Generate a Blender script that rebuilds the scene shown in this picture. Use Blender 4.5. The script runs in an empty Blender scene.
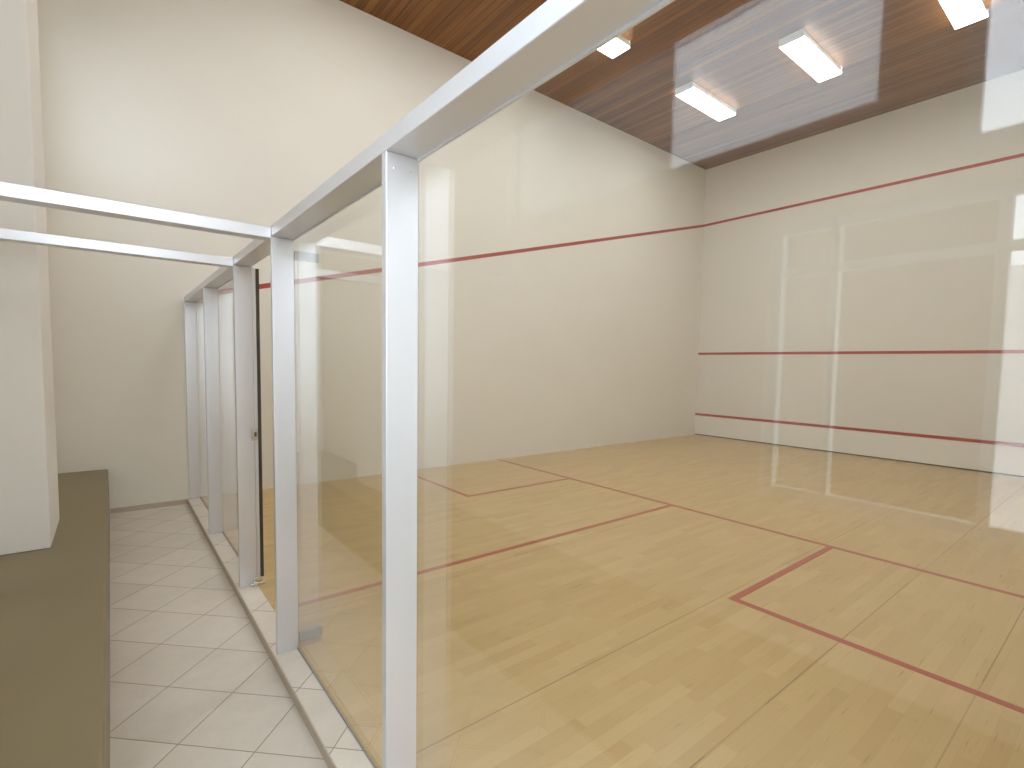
import bpy, bmesh, math
from mathutils import Vector, Matrix

sc = bpy.context.scene
col = sc.collection

# ---------------------------------------------------------------- dimensions
# X runs into the court (glass line at 0), Y to the left (court right wall at 0), Z up (court floor at 0)
F = 9.457          # front wall
W = 6.4            # court width = left wall
H = 5.79           # ceiling
RX = -1.30         # rear (window) wall of the corridor
RT = 0.10          # rear wall thickness
YB = -6.0          # corridor end behind the camera
FZ = -0.05         # corridor floor
S = 3.972          # short line centre
PB, PT = 2.08, 2.131   # top rail of the glass wall
PW = 0.1015        # post depth
SILL = 0.113

# ---------------------------------------------------------------- materials
def srgb(r, g, b):
    f = lambda c: (c / 12.92 if c <= 0.04045 else ((c + 0.055) / 1.055) ** 2.4)
    return (f(r / 255), f(g / 255), f(b / 255), 1.0)

class NT:
    def __init__(s, name):
        s.m = bpy.data.materials.new(name); s.m.use_nodes = True
        s.t = s.m.node_tree; s.t.nodes.clear()
        s.out = s.n('ShaderNodeOutputMaterial')
    def n(s, typ, **kw):
        nd = s.t.nodes.new(typ)
        for k, v in kw.items():
            setattr(nd, k, v)
        return nd
    def l(s, a, b):
        s.t.links.new(a, b)
    def val(s, inp, v):
        if hasattr(v, 'links'): s.l(v, inp)
        else: inp.default_value = v
    def math(s, op, a, b=None, c=None):
        nd = s.n('ShaderNodeMath', operation=op)
        s.val(nd.inputs[0], a)
        if b is not None: s.val(nd.inputs[1], b)
        if c is not None: s.val(nd.inputs[2], c)
        return nd.outputs[0]
    def mix(s, fac, a, b, blend='MIX'):
        nd = s.n('ShaderNodeMix', data_type='RGBA', blend_type=blend)
        s.val(nd.inputs[0], fac); s.val(nd.inputs[6], a); s.val(nd.inputs[7], b)
        return nd.outputs[2]
    def coords(s):
        tc = s.n('ShaderNodeTexCoord'); sp = s.n('ShaderNodeSeparateXYZ')
        s.l(tc.outputs['Object'], sp.inputs[0])
        return tc.outputs['Object'], sp.outputs[0], sp.outputs[1], sp.outputs[2]
    def noise(s, vec, scale, detail=3, rough=0.5):
        nd = s.n('ShaderNodeTexNoise'); nd.inputs['Scale'].default_value = scale
        nd.inputs['Detail'].default_value = detail; nd.inputs['Roughness'].default_value = rough
        if vec is not None: s.l(vec, nd.inputs['Vector'])
        return nd.outputs['Fac']
    def scaled(s, vec, sx, sy, sz):
        mp = s.n('ShaderNodeMapping'); mp.inputs['Scale'].default_value = (sx, sy, sz)
        s.l(vec, mp.inputs['Vector']); return mp.outputs[0]
    def bump(s, h, strength=0.1, dist=0.002):
        b = s.n('ShaderNodeBump'); b.inputs['Strength'].default_value = strength
        b.inputs['Distance'].default_value = dist; s.l(h, b.inputs['Height']); return b.outputs[0]
    def principled(s, base, rough=0.5, metal=0.0, spec=0.5, normal=None, **kw):
        p = s.n('ShaderNodeBsdfPrincipled')
        s.val(p.inputs['Base Color'], base); s.val(p.inputs['Roughness'], rough)
        s.val(p.inputs['Metallic'], metal); s.val(p.inputs['Specular IOR Level'], spec)
        if normal is not None: s.l(normal, p.inputs['Normal'])
        for k, v in kw.items(): s.val(p.inputs[k], v)
        s.l(p.outputs[0], s.out.inputs[0]); return p

def mat_plaster(name, c, var=0.03, rough=0.75, spec=0.25):
    t = NT(name); v, *_ = t.coords()
    a = t.noise(v, 1.3, 4); b = t.noise(v, 90, 2)
    f = t.math('MULTIPLY_ADD', a, var * 2, 1 - var)
    cc = t.n('ShaderNodeCombineColor')
    m = t.n('ShaderNodeVectorMath', operation='SCALE'); m.inputs[0].default_value = c[:3]; t.l(f, m.inputs['Scale'])
    t.principled(m.outputs[0], rough, 0, spec, t.bump(b, 0.08, 0.001)); return t.m

def mat_simple(name, c, rough=0.5, metal=0.0, spec=0.5, brush=False):
    t = NT(name)
    nrm = None
    if brush:
        v, *_ = t.coords()
        n = t.noise(t.scaled(v, 400, 400, 6), 1.0, 2)
        r = t.math('MULTIPLY_ADD', n, 0.12, rough - 0.06)
        t.principled(c, r, metal, spec); return t.m
    v, *_ = t.coords()
    n = t.noise(v, 40, 2)
    r = t.math('MULTIPLY_ADD', n, 0.08, rough - 0.04)
    t.principled(c, r, metal, spec, nrm); return t.m

def mat_tile():
    t = NT('floor_tile'); v, x, y, z = t.coords()
    P = 0.4598
    def line(sgn, off):
        q = t.math('ADD', y, x) if sgn > 0 else t.math('SUBTRACT', y, x)
        q = t.math('DIVIDE', t.math('SUBTRACT', q, off), P)
        fr = t.math('FRACT', q); cell = t.math('FLOOR', q)
        d = t.math('MINIMUM', fr, t.math('SUBTRACT', 1.0, fr))
        return d, cell
    d1, c1 = line(1, 2.277 - 20 * P); d2, c2 = line(-1, 2.917 - 20 * P)
    d = t.math('MINIMUM', d1, d2)
    g = t.n('ShaderNodeMapRange'); t.l(d, g.inputs[0])
    g.inputs[1].default_value = 0.005; g.inputs[2].default_value = 0.009
    g.inputs[3].default_value = 1.0; g.inputs[4].default_value = 0.0
    wn = t.n('ShaderNodeTexWhiteNoise', noise_dimensions='2D')
    cb = t.n('ShaderNodeCombineXYZ'); t.l(c1, cb.inputs[0]); t.l(c2, cb.inputs[1]); t.l(cb.outputs[0], wn.inputs[0])
    n = t.noise(v, 9, 5, 0.6); n2 = t.noise(v, 70, 3, 0.6)
    f = t.math('ADD', t.math('MULTIPLY', wn.outputs[0], 0.25), t.math('MULTIPLY_ADD', n, 0.6, t.math('MULTIPLY', n2, 0.25)))
    base = t.mix(f, TILE_A, TILE_B)
    c = t.mix(g.outputs[0], base, GROUT)
    h = t.math('SUBTRACT', 1.0, g.outputs[0])
    r = t.math('MULTIPLY_ADD', g.outputs[0], 0.4, 0.42)
    t.principled(c, r, 0, 0.4, t.bump(h, 0.4, 0.002)); return t.m

def mat_wood_floor():
    t = NT('maple_boards'); v, x, y, z = t.coords()
    bw, bl = 0.066, 0.45
    row = t.math('FLOOR', t.math('DIVIDE', y, bw))
    w1 = t.n('ShaderNodeTexWhiteNoise', noise_dimensions='1D'); t.l(row, w1.inputs['W'])
    xs = t.math('ADD', t.math('DIVIDE', x, bl), t.math('MULTIPLY', w1.outputs[0], 7.3))
    cell = t.math('FLOOR', xs)
    w2 = t.n('ShaderNodeTexWhiteNoise', noise_dimensions='2D')
    cb = t.n('ShaderNodeCombineXYZ'); t.l(row, cb.inputs[0]); t.l(cell, cb.inputs[1]); t.l(cb.outputs[0], w2.inputs[0])
    # wide sections of floor also vary gently
    big = t.noise(t.scaled(v, 0.35, 0.9, 1), 1.0, 2)
    grain = t.noise(t.scaled(v, 5, 90, 1), 1.0, 4, 0.6)
    f = t.math('ADD', t.math('MULTIPLY', w2.outputs[0], 0.55), t.math('ADD', t.math('MULTIPLY', grain, 0.25), t.math('MULTIPLY', big, 0.25)))
    rmp = t.n('ShaderNodeValToRGB'); e = rmp.color_ramp.elements
    e[0].position = 0.05; e[0].color = WOOD[0]
    e[1].position = 1.0; e[1].color = WOOD[3]
    a = e.new(0.3); a.color = WOOD[1]
    a = e.new(0.7); a.color = WOOD[2]
    t.l(f, rmp.inputs[0])
    # hairline joints between boards
    fy = t.math('FRACT', t.math('DIVIDE', y, bw)); dy = t.math('MINIMUM', fy, t.math('SUBTRACT', 1.0, fy))
    jy = t.math('LESS_THAN', dy, 0.012)
    fx = t.math('FRACT', xs); jx = t.math('LESS_THAN', fx, 0.003)
    j = t.math('MULTIPLY', t.math('MAXIMUM', jy, jx), 0.16)
    # the open expansion joints along the court
    s = None
    for yy in (0.43, 1.0, 1.69, 3.05, 4.4, 5.7):
        q = t.math('LESS_THAN', t.math('ABSOLUTE', t.math('SUBTRACT', y, yy)), 0.0032)
        s = q if s is None else t.math('MAXIMUM', s, q)
    wav = t.math('GREATER_THAN', t.noise(t.scaled(v, 0.6, 3, 1), 1.0, 1), 0.43)
    j = t.math('MAXIMUM', j, t.math('MULTIPLY', t.math('MULTIPLY', s, t.math('MULTIPLY_ADD', wav, 0.5, 0.5)), 0.55))
    c = t.mix(j, rmp.outputs[0], srgb(95, 66, 30))
    t.principled(c, t.math('MULTIPLY_ADD', grain, 0.1, 0.24), 0, 0.5); return t.m

def mat_ceiling():
    t = NT('stained_ceiling_boards'); v, x, y, z = t.coords()
    bw = 0.095
    q = t.math('DIVIDE', x, bw); row = t.math('FLOOR', q); fr = t.math('FRACT', q)
    w1 = t.n('ShaderNodeTexWhiteNoise', noise_dimensions='1D'); t.l(row, w1.inputs['W'])
    grain = t.noise(t.scaled(v, 48, 0.9, 1), 1.0, 4, 0.6)
    g2 = t.noise(t.scaled(v, 22, 0.5, 1), 1.0, 3, 0.6)
    f = t.math('ADD', t.math('MULTIPLY', w1.outputs[0], 0.26), t.math('ADD', t.math('MULTIPLY', grain, 0.75), t.math('MULTIPLY', g2, 0.12)))
    rmp = t.n('ShaderNodeValToRGB'); e = rmp.color_ramp.elements
    e[0].position = 0.2; e[0].color = CEIL[0]
    e[1].position = 0.9; e[1].color = CEIL[2]
    a = e.new(0.5); a.color = CEIL[1]
    t.l(f, rmp.inputs[0])
    gr = t.math('LESS_THAN', t.math('MINIMUM', fr, t.math('SUBTRACT', 1.0, fr)), 0.04)
    c = t.mix(t.math('MULTIPLY', gr, 0.7), rmp.outputs[0], srgb(40, 22, 12))
    t.principled(c, 0.45, 0, 0.35, t.bump(t.math('SUBTRACT', 1.0, gr), 0.5, 0.004)); return t.m

def mat_glass(name='clear_glass', tint=(0.98, 0.986, 0.974, 1)):
    t = NT(name)
    lw = t.n('ShaderNodeLayerWeight'); lw.inputs['Blend'].default_value = 0.5
    p5 = t.math('POWER', lw.outputs['Facing'], 5.0)
    fr = t.math('MULTIPLY_ADD', p5, 0.957, 0.043)
    tr = t.n('ShaderNodeBsdfTransparent'); tr.inputs[0].default_value = tint
    gl = t.n('ShaderNodeBsdfGlossy'); gl.inputs['Roughness'].default_value = 0.0
    gl.inputs['Color'].default_value = (1, 1, 1, 1)
    mx = t.n('ShaderNodeMixShader')
    t.l(fr, mx.inputs[0]); t.l(tr.outputs[0], mx.inputs[1]); t.l(gl.outputs[0], mx.inputs[2])
    t.l(mx.outputs[0], t.out.inputs[0]); return t.m

def mat_frosted():
    t = NT('frosted_veil_glass')
    tl = t.n('ShaderNodeBsdfTranslucent'); tl.inputs[0].default_value = (0.85, 0.87, 0.87, 1)
    tr = t.n('ShaderNodeBsdfTransparent'); tr.inputs[0].default_value = (0.85, 0.87, 0.87, 1)
    mx = t.n('ShaderNodeMixShader'); mx.inputs[0].default_value = 0.88
    t.l(tr.outputs[0], mx.inputs[1]); t.l(tl.outputs[0], mx.inputs[2]); t.l(mx.outputs[0], t.out.inputs[0]); return t.m

def mat_emit(name, c, s):
    t = NT(name); e = t.n('ShaderNodeEmission'); e.inputs[0].default_value = c; e.inputs[1].default_value = s
    t.l(e.outputs[0], t.out.inputs[0]); return t.m

WALL = (0.765, 0.735, 0.668, 1)
TILE_A = (0.58, 0.525, 0.46, 1); TILE_B = (0.80, 0.745, 0.665, 1); GROUT = (0.36, 0.30, 0.235, 1)
WOOD = [(0.44, 0.29, 0.12, 1), (0.50, 0.345, 0.15, 1), (0.54, 0.385, 0.178, 1), (0.60, 0.435, 0.215, 1)]
CEIL = [(0.075, 0.028, 0.008, 1), (0.215, 0.086, 0.021, 1), (0.40, 0.18, 0.046, 1)]
LAMP = 18.5
SKY = 7.2

M = dict(
    wall=mat_plaster('cream_plaster', WALL),
    front=mat_plaster('cream_court_plaster', (0.715, 0.683, 0.618, 1), 0.02),
    outside=mat_plaster('outside_render', (0.22, 0.19, 0.14, 1)),
    outside3=mat_plaster('outside_white_render', (0.66, 0.68, 0.70, 1)),
    outside2=mat_plaster('outside_pale_render', (0.36, 0.33, 0.27, 1)),
    ground=mat_plaster('outside_paving', (0.5, 0.49, 0.46, 1)),
    pier=mat_plaster('pale_plaster', (0.78, 0.765, 0.735, 1)),
    tin=mat_simple('white_tin_paint', (0.76, 0.74, 0.68, 1), 0.4),
    red=mat_simple('red_court_paint', (0.38, 0.055, 0.038, 1), 0.45),
    redfloor=mat_simple('red_floor_paint', (0.38, 0.082, 0.048, 1), 0.35),
    alu=mat_simple('satin_aluminium', (0.70, 0.695, 0.725, 1), 0.32, 0.5, 0.5),
    screw=mat_simple('screw_steel', (0.66, 0.66, 0.67, 1), 0.35, 0.6),
    steel=mat_simple('grey_fitting_metal', (0.36, 0.36, 0.37, 1), 0.4, 0.7),
    chrome=mat_simple('polished_steel', (0.75, 0.75, 0.77, 1), 0.15, 1.0),
    rubber=mat_simple('dark_rubber', (0.06, 0.047, 0.03, 1), 0.6),
    silicone=mat_simple('grey_silicone', (0.30, 0.28, 0.26, 1), 0.5),
    olive=mat_plaster('olive_paint', (0.235, 0.19, 0.104, 1), 0.05, 0.42, 0.5),
    tile=mat_tile(), riser=mat_simple('tile_edge', (0.52, 0.44, 0.36, 1), 0.5),
    wood=mat_wood_floor(), ceil=mat_ceiling(),
    glass=mat_glass(), pane=mat_glass('window_glass', (0.98, 0.99, 0.99, 1)), frosted=mat_frosted(), smoked=mat_glass('smoked_veil_glass', (0.36, 0.36, 0.35, 1)),
    frame=mat_simple('white_window_paint', (0.70, 0.78, 0.82, 1), 0.4),
    lampbody=mat_simple('white_lamp_enamel', (0.7, 0.7, 0.68, 1), 0.4),
    diffuser=mat_emit('lamp_diffuser', (0.98, 1.0, 1.0, 1), LAMP),
    dark=mat_simple('gap_shade', (0.10, 0.085, 0.06, 1), 0.7),  # shade of the tin gap and keeper slot put into a colour
)

# ---------------------------------------------------------------- mesh helpers
def add_box(bm, x0, x1, y0, y1, z0, z1):
    x0, x1 = sorted((x0, x1)); y0, y1 = sorted((y0, y1)); z0, z1 = sorted((z0, z1))
    v = [bm.verts.new(c) for c in ((x0, y0, z0), (x1, y0, z0), (x1, y1, z0), (x0, y1, z0), (x0, y0, z1), (x1, y0, z1), (x1, y1, z1), (x0, y1, z1))]
    fs = []
    for q in ((0, 3, 2, 1), (4, 5, 6, 7), (0, 1, 5, 4), (1, 2, 6, 5), (2, 3, 7, 6), (3, 0, 4, 7)):
        fs.append(bm.faces.new([v[i] for i in q]))
    return v, fs

def bevelled(bm, w, seg=2):
    bmesh.ops.bevel(bm, geom=bm.edges[:], offset=w, segments=seg, profile=0.5, affect='EDGES', clamp_overlap=True)

def obj(name, bm, mat, parent=None, label=None, smooth=False):
    me = bpy.data.meshes.new(name); bm.to_mesh(me); bm.free()
    for m in (mat if isinstance(mat, (list, tuple)) else [mat]): me.materials.append(m)
    if smooth:
        for p in me.polygons: p.use_smooth = True
    o = bpy.data.objects.new(name, me); col.objects.link(o)
    if parent is not None:
        o.parent = parent
        o.matrix_parent_inverse = parent.matrix_world.inverted() if parent.type != 'EMPTY' else Matrix.Translation(-world_loc(parent))
    if label: o['label'] = label
    return o

def world_loc(o):
    return o.location.copy()

def box(name, mat, x0, x1, y0, y1, z0, z1, parent=None, bev=0, seg=2, label=None):
    bm = bmesh.new(); add_box(bm, x0, x1, y0, y1, z0, z1)
    if bev: bevelled(bm, bev, seg)
    return obj(name, bm, mat, parent, label)

def boxes(name, mat, lst, parent=None, bev=0, label=None):
    bm = bmesh.new()
    for b in lst: add_box(bm, *b)
    if bev: bevelled(bm, bev)
    return obj(name, bm, mat, parent, label)

def struct(o):
    o['kind'] = 'structure'; return o

def thing(name, label, cat, loc=(0, 0, 0), group=None):
    o = bpy.data.objects.new(name, None); col.objects.link(o); o.location = loc
    o.empty_display_size = 0.1
    o['label'] = label; o['category'] = cat
    if group: o['group'] = group
    return o

def tag(o, label, cat, group=None):
    o['label'] = label; o['category'] = cat
    if group: o['group'] = group
    return o

def strip(name, mat, a, b, wvec, nvec, parent):
    """flat painted line from a to b, total width |wvec|, raised by nvec"""
    bm = bmesh.new(); a, b, w, n = map(Vector, (a, b, wvec, nvec))
    vs = []
    for off in (n * 0, n):
        vs += [bm.verts.new(p + off) for p in (a - w / 2, b - w / 2, b + w / 2, a + w / 2)]
    for q in ((3, 2, 1, 0), (4, 5, 6, 7), (0, 1, 5, 4), (1, 2, 6, 5), (2, 3, 7, 6), (3, 0, 4, 7)):
        bm.faces.new([vs[i] for i in q])
    bmesh.ops.recalc_face_normals(bm, faces=bm.faces[:])
    return obj(name, bm, mat, parent)

# ---------------------------------------------------------------- the setting
floor = struct(box('floor', M['wood'], 0.0, F + 0.1, -0.1, W + 0.1, -0.12, 0.0))
e = 0.0012
# red lines painted on the court floor
strip('short_line', M['redfloor'], (S, 0, 0), (S, W, 0), (0.05, 0, 0), (0, 0, e), floor)
strip('half_court_line', M['redfloor'], (0.012, W / 2, 0), (S - 0.025, W / 2, 0), (0, 0.05, 0), (0, 0, e), floor)
BX = 2.372
for y0, y1 in ((W, W - 1.625), (0, 1.625)):
    sg = 1 if y1 > y0 else -1
    bm = bmesh.new()
    add_box(bm, BX - 0.025, BX + 0.025, y0, y1 + sg * 0.025, 0, e)
    add_box(bm, BX + 0.025, S - 0.025, y1 - 0.025, y1 + 0.025, 0, e)
    obj('service_box_line', bm, M['redfloor'], floor)

struct(box('floor_corridor', M['tile'], RX, -SILL, YB, W, FZ - 0.1, FZ))
sill = struct(box('trim_1', M['tile'], -SILL, -0.0, YB, W, FZ - 0.1, 0.0))
box('riser_edge', M['riser'], -SILL - 0.006, -SILL, YB, W, FZ, -0.001, sill)
struct(box('ceiling', M['ceil'], RX - RT, F + 0.2, YB - 0.2, W + 0.2, H, H + 0.15))

wl = struct(box('wall_left', M['wall'], RX - RT, F + 0.2, W, W + 0.2, FZ - 0.1, H))
za, zb = 2.155, 4.595
strip('out_line', M['red'], (0.0, W, za), (F, W, zb), (0, 0, 0.055), (0, -e, 0), wl)
wf = struct(box('wall_front', M['front'], F, F + 0.2, -0.2, W, -0.1, H))
strip('out_line', M['red'], (F, 0, 4.595), (F, W, 4.595), (0, 0, 0.05), (-e, 0, 0), wf)
strip('service_line', M['red'], (F, 0, 1.805), (F, W, 1.805), (0, 0, 0.05), (-e, 0, 0), wf)
struct(box('wall_right', M['wall'], 0.0, F, -0.2, 0.0, FZ - 0.1, H))
struct(box('wall_corridor', M['wall'], 0.0, 0.2, YB, -0.2, FZ - 0.1, H))
# end wall behind the camera; unseen tall window added to light the corridor
EX0, EX1, EZ0, EZ1 = -1.25, -0.06, 0.5, 5.5
struct(boxes('wall_end', M['wall'], [(RX - RT, EX0, YB - 0.2, YB, FZ - 0.1, H), (EX1, 0.2, YB - 0.2, YB, FZ - 0.1, H), (EX0, EX1, YB - 0.2, YB, FZ - 0.1, EZ0), (EX0, EX1, YB - 0.2, YB, EZ1, H)]))
w5 = struct(boxes('window_5', M['frame'], [(EX0, EX1, YB - 0.06, YB - 0.015, EZ0, EZ0 + 0.045), (EX0, EX1, YB - 0.06, YB - 0.015, EZ1 - 0.045, EZ1),
    (EX0, EX0 + 0.045, YB - 0.06, YB - 0.015, EZ0 + 0.045, EZ1 - 0.045), (EX1 - 0.045, EX1, YB - 0.06, YB - 0.015, EZ0 + 0.045, EZ1 - 0.045), (EX0 + 0.045, EX1 - 0.045, YB - 0.055, YB - 0.02, 2.05, 2.09)]))
box('pane', M['pane'], EX0 + 0.02, EX1 - 0.02, YB - 0.042, YB - 0.036, EZ0 + 0.02, EZ1 - 0.02, w5)
struct(box('baseboard_left', M['riser'], -0.756, -SILL - 0.006, W - 0.008, W, FZ, 0.0))

# rear wall of the corridor with its windows (seen in the glass as reflections)
LOW = dict(y0=-1.7, y1=0.985, z0=0.98, z1=2.05)
UPA = dict(y0=0.61, y1=2.70, z0=2.36, z1=5.2)
UPB = dict(y0=-3.6, y1=0.425, z0=2.16, z1=5.2)
UPC = dict(y0=4.85, y1=5.75, z0=3.2, z1=4.45)
bm = bmesh.new()
ys = sorted({YB, W, *[w[k] for w in (LOW, UPA, UPB, UPC) for k in ('y0', 'y1')]})
zs = sorted({FZ - 0.1, H, *[w[k] for w in (LOW, UPA, UPB, UPC) for k in ('z0', 'z1')]})
for i in range(len(ys) - 1):
    run = None
    for k in range(len(zs) - 1):
        cy, cz = (ys[i] + ys[i + 1]) / 2, (zs[k] + zs[k + 1]) / 2
        hole = any(w['y0'] < cy < w['y1'] and w['z0'] < cz < w['z1'] for w in (LOW, UPA, UPB, UPC))
        if not hole:
            run = (run[0], zs[k + 1]) if run else (zs[k], zs[k + 1])
        if (hole or k == len(zs) - 2) and run:
            add_box(bm, RX - RT, RX, ys[i], ys[i + 1], *run); run = None
bmesh.ops.remove_doubles(bm, verts=bm.verts[:], dist=1e-5)
struct(obj('wall_rear', bm, M['wall']))

def window(n, w, mull, trans, pane_mat):
    x0, x1 = RX - 0.045, RX - 0.015
    y0, y1, z0, z1 = w['y0'], w['y1'], w['z0'], w['z1']
    fw = 0.045
    L = [(x0, x1, y0, y1, z0, z0 + fw), (x0, x1, y0, y1, z1 - fw, z1), (x0, x1, y0, y0 + fw, z0 + fw, z1 - fw), (x0, x1, y1 - fw, y1, z0 + fw, z1 - fw)]
    for m in mull: L.append((x0, x1, m - 0.016, m + 0.016, z0 + fw, z1 - fw))
    if trans: L.append((x0 + .004, x1 - .004, y0 + fw, y1 - fw, trans - 0.016, trans + 0.016))
    root = struct(boxes('window_%d' % n, M['frame'], L, bev=0.003))
    box('pane', pane_mat, RX - 0.033, RX - 0.027, y0 + 0.02, y1 - 0.02, z0 + 0.02, z1 - 0.02, root)
    return root
window(1, LOW, (0.757, 0.307, -0.33, -0.75), 1.86, M['pane'])
win2 = window(2, UPA, (), None, M['frosted'])
for ch in list(win2.children): bpy.data.objects.remove(ch)
for (ya, yb), pm in (((0.63, 1.48), M['frosted']), ((1.485, 2.68), M['smoked'])):  # frosted and smoked panes added to veil the ceiling by reflection
    box('pane', pm, RX - 0.033, RX - 0.027, ya, yb, UPA['z0'] + 0.02, UPA['z1'] - 0.02, win2)
window(3, UPB, (-0.6, -1.6, -2.6), None, M['pane'])
window(4, UPC, (), None, M['pane'])

struct(box('wall_pier', M['pier'], RX, -1.009, 3.905, 4.56, 0.397, H, bev=0.006))

# outside, beyond the windows: ground, and unseen walls added to tone the reflections
struct(box('ground_outside', M['ground'], -30, RX - RT, -25, 25, -0.3, -0.15))
struct(box('wall_added_dim', M['outside'], -3.6, -3.3, 0.60, 1.46, -0.15, 2.68))  # unseen wall added to dim the middle pane's reflection
struct(box('wall_added_mid', M['outside2'], -3.65, -3.35, 1.46, 4.0, -0.15, 2.68))  # added next to it, paler, to tone the left pane's reflection
struct(box('wall_added_bright', M['outside3'], -6.5, -6.2, -14, 14, -0.15, 2.55))  # unseen pale wall added to set how bright the lower panes reflect

# ---------------------------------------------------------------- bench
bm = bmesh.new(); v, fs = add_box(bm, RX, -0.761, YB, W, FZ, 0.396)
bmesh.ops.bevel(bm, geom=[ed for ed in bm.edges if all(abs(q.co.x + 0.761) < 1e-4 and q.co.z > 0.3 for q in ed.verts)], offset=0.014, segments=4, profile=0.5, affect='EDGES')
tag(obj('bench', bm, M['olive']), 'long olive painted bench running along the left side of the tiled corridor', 'bench')

# ---------------------------------------------------------------- tin along the front wall
tin = thing('tin_board', 'white tin board with a red top strip along the foot of the front wall', 'tin board', (F - 0.01, W / 2, 0))
box('board', M['tin'], F - 0.025, F - 0.002, 0.002, W - 0.002, 0.022, 0.436, tin)
box('top_strip', M['red'], F - 0.032, F - 0.002, 0.002, W - 0.002, 0.436, 0.484, tin, label='red painted strip')
box('base_gap_shade', M['dark'], F - 0.02, F - 0.002, 0.002, W - 0.002, 0.0, 0.022, tin, label='dark strip for the shaded gap at the floor')  # solid dark strip stands in for the shade under the board

# ---------------------------------------------------------------- glass wall
PT_T = 0.031
posts = [1.400, 2.707, 3.670, 4.981]
post_label = ['tall silver aluminium post closest to the camera, running out of the photo bottom',
              'silver aluminium post at the near side of the open doorway',
              'silver aluminium post at the far side of the doorway, edged by a dark seal',
              'slim silver aluminium post beyond the doorway, nearest the far cream wall']
def screw(x, y, z, parent):
    bm = bmesh.new()
    bmesh.ops.create_uvsphere(bm, u_segments=12, v_segments=6, radius=0.0042)
    for q in bm.verts: q.co = Vector((q.co.x, q.co.y * 0.35, q.co.z)) + Vector((x, y, z))
    obj('screw', bm, M['screw'], parent, smooth=True)
for i, py in enumerate(posts):
    root = thing('aluminium_post', post_label[i], 'post', (-PW / 2, py + PT_T / 2, 0), 'aluminium posts of the glass wall')
    p = box('shaft', M['alu'], -PW, 0.0, py, py + PT_T, 0.0, PB, root, bev=0.0025)
    for sx in (-0.076, -0.026): screw(sx, py, PB - 0.042, root)
    if i == 2:
        # the post the door closes against: stop strip, dark seal, lock keeper, floor clamp
        box('door_stop', M['alu'], 0.0005, 0.022, py - 0.002, py + 0.026, 0.0, PB, root, bev=0.002)
        box('door_seal', M['rubber'], 0.0225, 0.042, py - 0.004, py + 0.02, 0.045, PB - 0.008, root, bev=0.002, label='dark rubber seal')
        k = box('lock_keeper', M['chrome'], -0.020, 0.018, py - 0.014, py - 0.0025, 0.965, 1.045, root, bev=0.003, label='small polished steel lock keeper')
        box('latch_slot_shade', M['dark'], -0.004, 0.010, py - 0.0155, py - 0.0135, 0.990, 1.020, k, label='dark patch for the shaded latch slot')  # dark block paints the shade inside the slot
        bm = bmesh.new()
        add_box(bm, -0.040, 0.044, py - 0.030, py - 0.0045, 0.001, 0.022)
        add_box(bm, -0.022, 0.030, py - 0.026, py - 0.0045, 0.020, 0.058); bevelled(bm, 0.005)
        obj('floor_clamp', bm, M['chrome'], root, 'small polished steel floor clamp')
# flat profile fixed to the far wall, where the last pane meets it
tag(box('wall_channel', M['alu'], -PW, -0.001, W - 0.012, W - 0.0015, 0.0, PB, bev=0.002), 'thin pale aluminium channel fixed upright on the far cream wall', 'channel')['kind'] = 'thing'
rail = tag(box('top_rail', M['alu'], -PW, 0.0, 0.002, W - 0.0015, PB + 0.0005, PT, bev=0.0025), 'long silver aluminium rail running along the tops of all the posts', 'rail')
for i, y in enumerate((posts[1] - 0.004, posts[2])):
    tag(box('cross_rail', M['alu'], RX + 0.001, -PW - 0.0005, y, y + 0.082, PB - 0.010, PT - 0.008, bev=0.0025),
        ('nearer and larger of the two silver rails crossing overhead above the tiled corridor', 'farther of the two silver rails crossing overhead above the tiled corridor')[i], 'rail', 'rails crossing above the corridor')
GT = 0.010
bays = [((0.004, posts[0] + 0.015), (0.004, posts[0]), 'wide clear glass panel in front of the court, showing window reflections'),
        ((posts[0] + 0.017, posts[1] + 0.029), (posts[0] + PT_T, posts[1]), 'clear glass panel between the closest post and the doorway'),
        ((posts[2] + 0.030, posts[3] + 0.015), (posts[2] + PT_T, posts[3]), 'clear glass panel just beyond the doorway, seen almost edge-on as a thin strip'),
        ((posts[3] + 0.017, W - 0.013), (posts[3] + PT_T, W - 0.013), 'last glass panel of the row, meeting the far cream wall')]
for (a, b), (c, d), lab in bays:
    root = thing('glass_screen', lab, 'glass panel', (GT / 2, (a + b) / 2, 0), 'glass panels of the court wall'); root['kind'] = 'thing'
    box('pane', M['glass'], 0.001, 0.001 + GT, a, b, 0.001, PT, root)
    box('sealant_bead', M['silicone'], -0.007, 0.0, c, d, 0.0, 0.006, sill)
    box('glazing_bead', M['alu'], -0.006, 0.0, c, d, PB - 0.007, PB, rail)

# open glass door, swung into the court on the post at its hinge side
DY = posts[1] + PT_T + 0.004
door = thing('glass_door', 'frameless glass door standing open into the court, with grey corner fittings', 'door', (0.02, DY, 0.0)); door['kind'] = 'thing'
box('leaf', M['glass'], 0.016, 0.905, DY + 0.004, DY + 0.014, 0.012, PB - 0.035, door)
for z0, z1 in ((0.014, 0.066), (PB - 0.088, PB - 0.045)):
    bm = bmesh.new()
    add_box(bm, 0.014, 0.130, DY - 0.004, DY + 0.022, z0, z1); bevelled(bm, 0.0015)
    obj('patch_fitting', bm, M['steel'], door, label='grey metal patch fitting')

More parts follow.
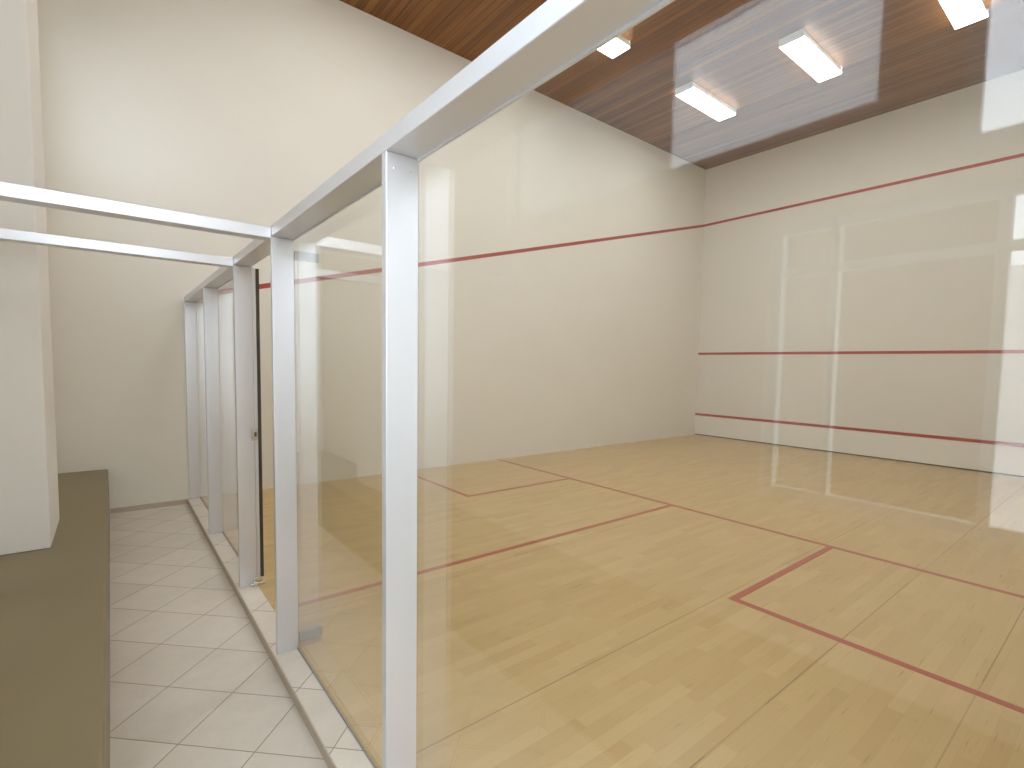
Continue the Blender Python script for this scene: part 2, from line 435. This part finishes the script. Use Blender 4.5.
# ---------------------------------------------------------------- ceiling lights
def light_parts(root):
    # backing tray with an upright cap at each end; the diffuser wraps the underside and the long sides
    bm = bmesh.new()
    add_box(bm, -0.622, 0.622, -0.140, 0.140, -0.0835, 0.0)
    add_box(bm, -0.637, -0.6225, -0.156, 0.156, -0.098, 0.0)
    add_box(bm, 0.6225, 0.637, -0.156, 0.156, -0.098, 0.0)
    b = obj('body', bm, M['lampbody']); b.parent = root
    bm = bmesh.new(); vs, fs = add_box(bm, -0.621, 0.621, -0.153, 0.153, -0.100, -0.084)
    bmesh.ops.bevel(bm, geom=[e for e in bm.edges if all(v.co.z < -0.09 for v in e.verts) and abs(e.verts[0].co.y - e.verts[1].co.y) < 1e-5], offset=0.018, segments=3, profile=0.5, affect='EDGES')
    d = obj('diffuser', bm, M['diffuser']); d.parent = root; d['label'] = 'glowing white diffuser'
    return b, d
XS = (6.835, 4.115, 1.395); YS = (4.785, 3.205, 1.65)
where = {
    (0, 0): 'glowing white ceiling light at the front end of the row nearest the left wall',
    (0, 1): 'glowing white ceiling light in the middle of the front row, between two others',
    (0, 2): 'glowing white ceiling light in the front row, cut off by the top right edge',
    (1, 0): 'glowing white ceiling light half hidden behind the aluminium top rail, near the left wall',
    (1, 1): 'glowing white ceiling light at the exact centre of the court ceiling',
    (1, 2): 'glowing white ceiling light halfway along the right wall side of the court',
    (2, 0): 'glowing white ceiling light above the glass wall at the left wall side',
    (2, 1): 'glowing white ceiling light above the glass wall in the middle of the court',
    (2, 2): 'glowing white ceiling light above the glass wall at the right wall side',
}
proto = None
for i, x in enumerate(XS):
    for j, y in enumerate(YS):
        if proto is None:
            r = thing('ceiling_light', where[(i, j)], 'ceiling light', (x, y, H), 'fluorescent lights on the court ceiling')
            light_parts(r); proto = r
        else:
            r = proto.copy(); col.objects.link(r); r.location = (x, y, H); r['label'] = where[(i, j)]
            for ch in list(proto.children):
                c = ch.copy(); col.objects.link(c); c.parent = r

# ---------------------------------------------------------------- daylight
w = bpy.data.worlds.new('World'); sc.world = w; w.use_nodes = True
nt = w.node_tree; nt.nodes.clear()
bg = nt.nodes.new('ShaderNodeBackground'); bg.inputs[0].default_value = (0.81, 0.905, 1.0, 1); bg.inputs[1].default_value = SKY
out = nt.nodes.new('ShaderNodeOutputWorld'); nt.links.new(bg.outputs[0], out.inputs[0])
for k, wd in enumerate((LOW, UPA, UPB, UPC)):
    ld = bpy.data.lights.new('window_portal', 'AREA'); ld.shape = 'RECTANGLE'
    ld.size = wd['z1'] - wd['z0']; ld.size_y = wd['y1'] - wd['y0']
    ld.cycles.is_portal = True
    lo = bpy.data.objects.new('window_portal', ld); col.objects.link(lo)
    lo.location = (RX - RT - 0.01, (wd['y0'] + wd['y1']) / 2, (wd['z0'] + wd['z1']) / 2)
    lo.rotation_euler = (0, -math.pi / 2, 0)

ld = bpy.data.lights.new('window_portal', 'AREA'); ld.shape = 'RECTANGLE'; ld.size = EX1 - EX0; ld.size_y = EZ1 - EZ0; ld.cycles.is_portal = True
lo = bpy.data.objects.new('window_portal', ld); col.objects.link(lo)
lo.location = ((EX0 + EX1) / 2, YB - 0.21, (EZ0 + EZ1) / 2); lo.rotation_euler = (math.pi / 2, 0, 0)
sd = bpy.data.lights.new('fill_sun', 'SUN'); sd.energy = 14.0; sd.angle = 0.02; sd.color = (1.0, 0.98, 0.96)  # added to brighten the paving and far wall outside
so = bpy.data.objects.new('fill_sun', sd); col.objects.link(so); so.location = (12, 0, 20)
so.rotation_euler = Vector((-0.57, 0.05, -0.82)).to_track_quat('-Z', 'Y').to_euler()

# ---------------------------------------------------------------- camera
cam = bpy.data.cameras.new('camera'); co = bpy.data.objects.new('camera', cam); col.objects.link(co)
yaw, pit, rol = math.radians(50.8867), math.radians(-3.8079), math.radians(1.0169)
fw = Vector((math.cos(pit) * math.cos(yaw), math.cos(pit) * math.sin(yaw), math.sin(pit)))
r = Vector((math.sin(yaw), -math.cos(yaw), 0)); u = r.cross(fw)
r2 = math.cos(rol) * r + math.sin(rol) * u; u2 = -math.sin(rol) * r + math.cos(rol) * u
mw = Matrix((r2, u2, -fw)).transposed().to_4x4(); mw.translation = Vector((-0.7194, 0.0087, 1.4864))
co.matrix_world = mw
cam.sensor_fit = 'HORIZONTAL'; cam.sensor_width = 36.0
cam.lens = 509.249 / 1024 * 36.0
cam.shift_x = -11.82 / 1024; cam.shift_y = 14.887 / 1024
cam.clip_start = 0.02; cam.clip_end = 200
sc.camera = co

# ---------------------------------------------------------------- render look
sc.view_settings.view_transform = 'Standard'; sc.view_settings.look = 'None'
sc.view_settings.gamma = 1.0; sc.view_settings.use_curve_mapping = False
sc.view_settings.exposure = 0.04
cy = sc.cycles
cy.max_bounces = 12; cy.diffuse_bounces = 8; cy.glossy_bounces = 8; cy.transparent_max_bounces = 32; cy.transmission_bounces = 8
cy.sample_clamp_indirect = 6.0
cy.use_denoising = True
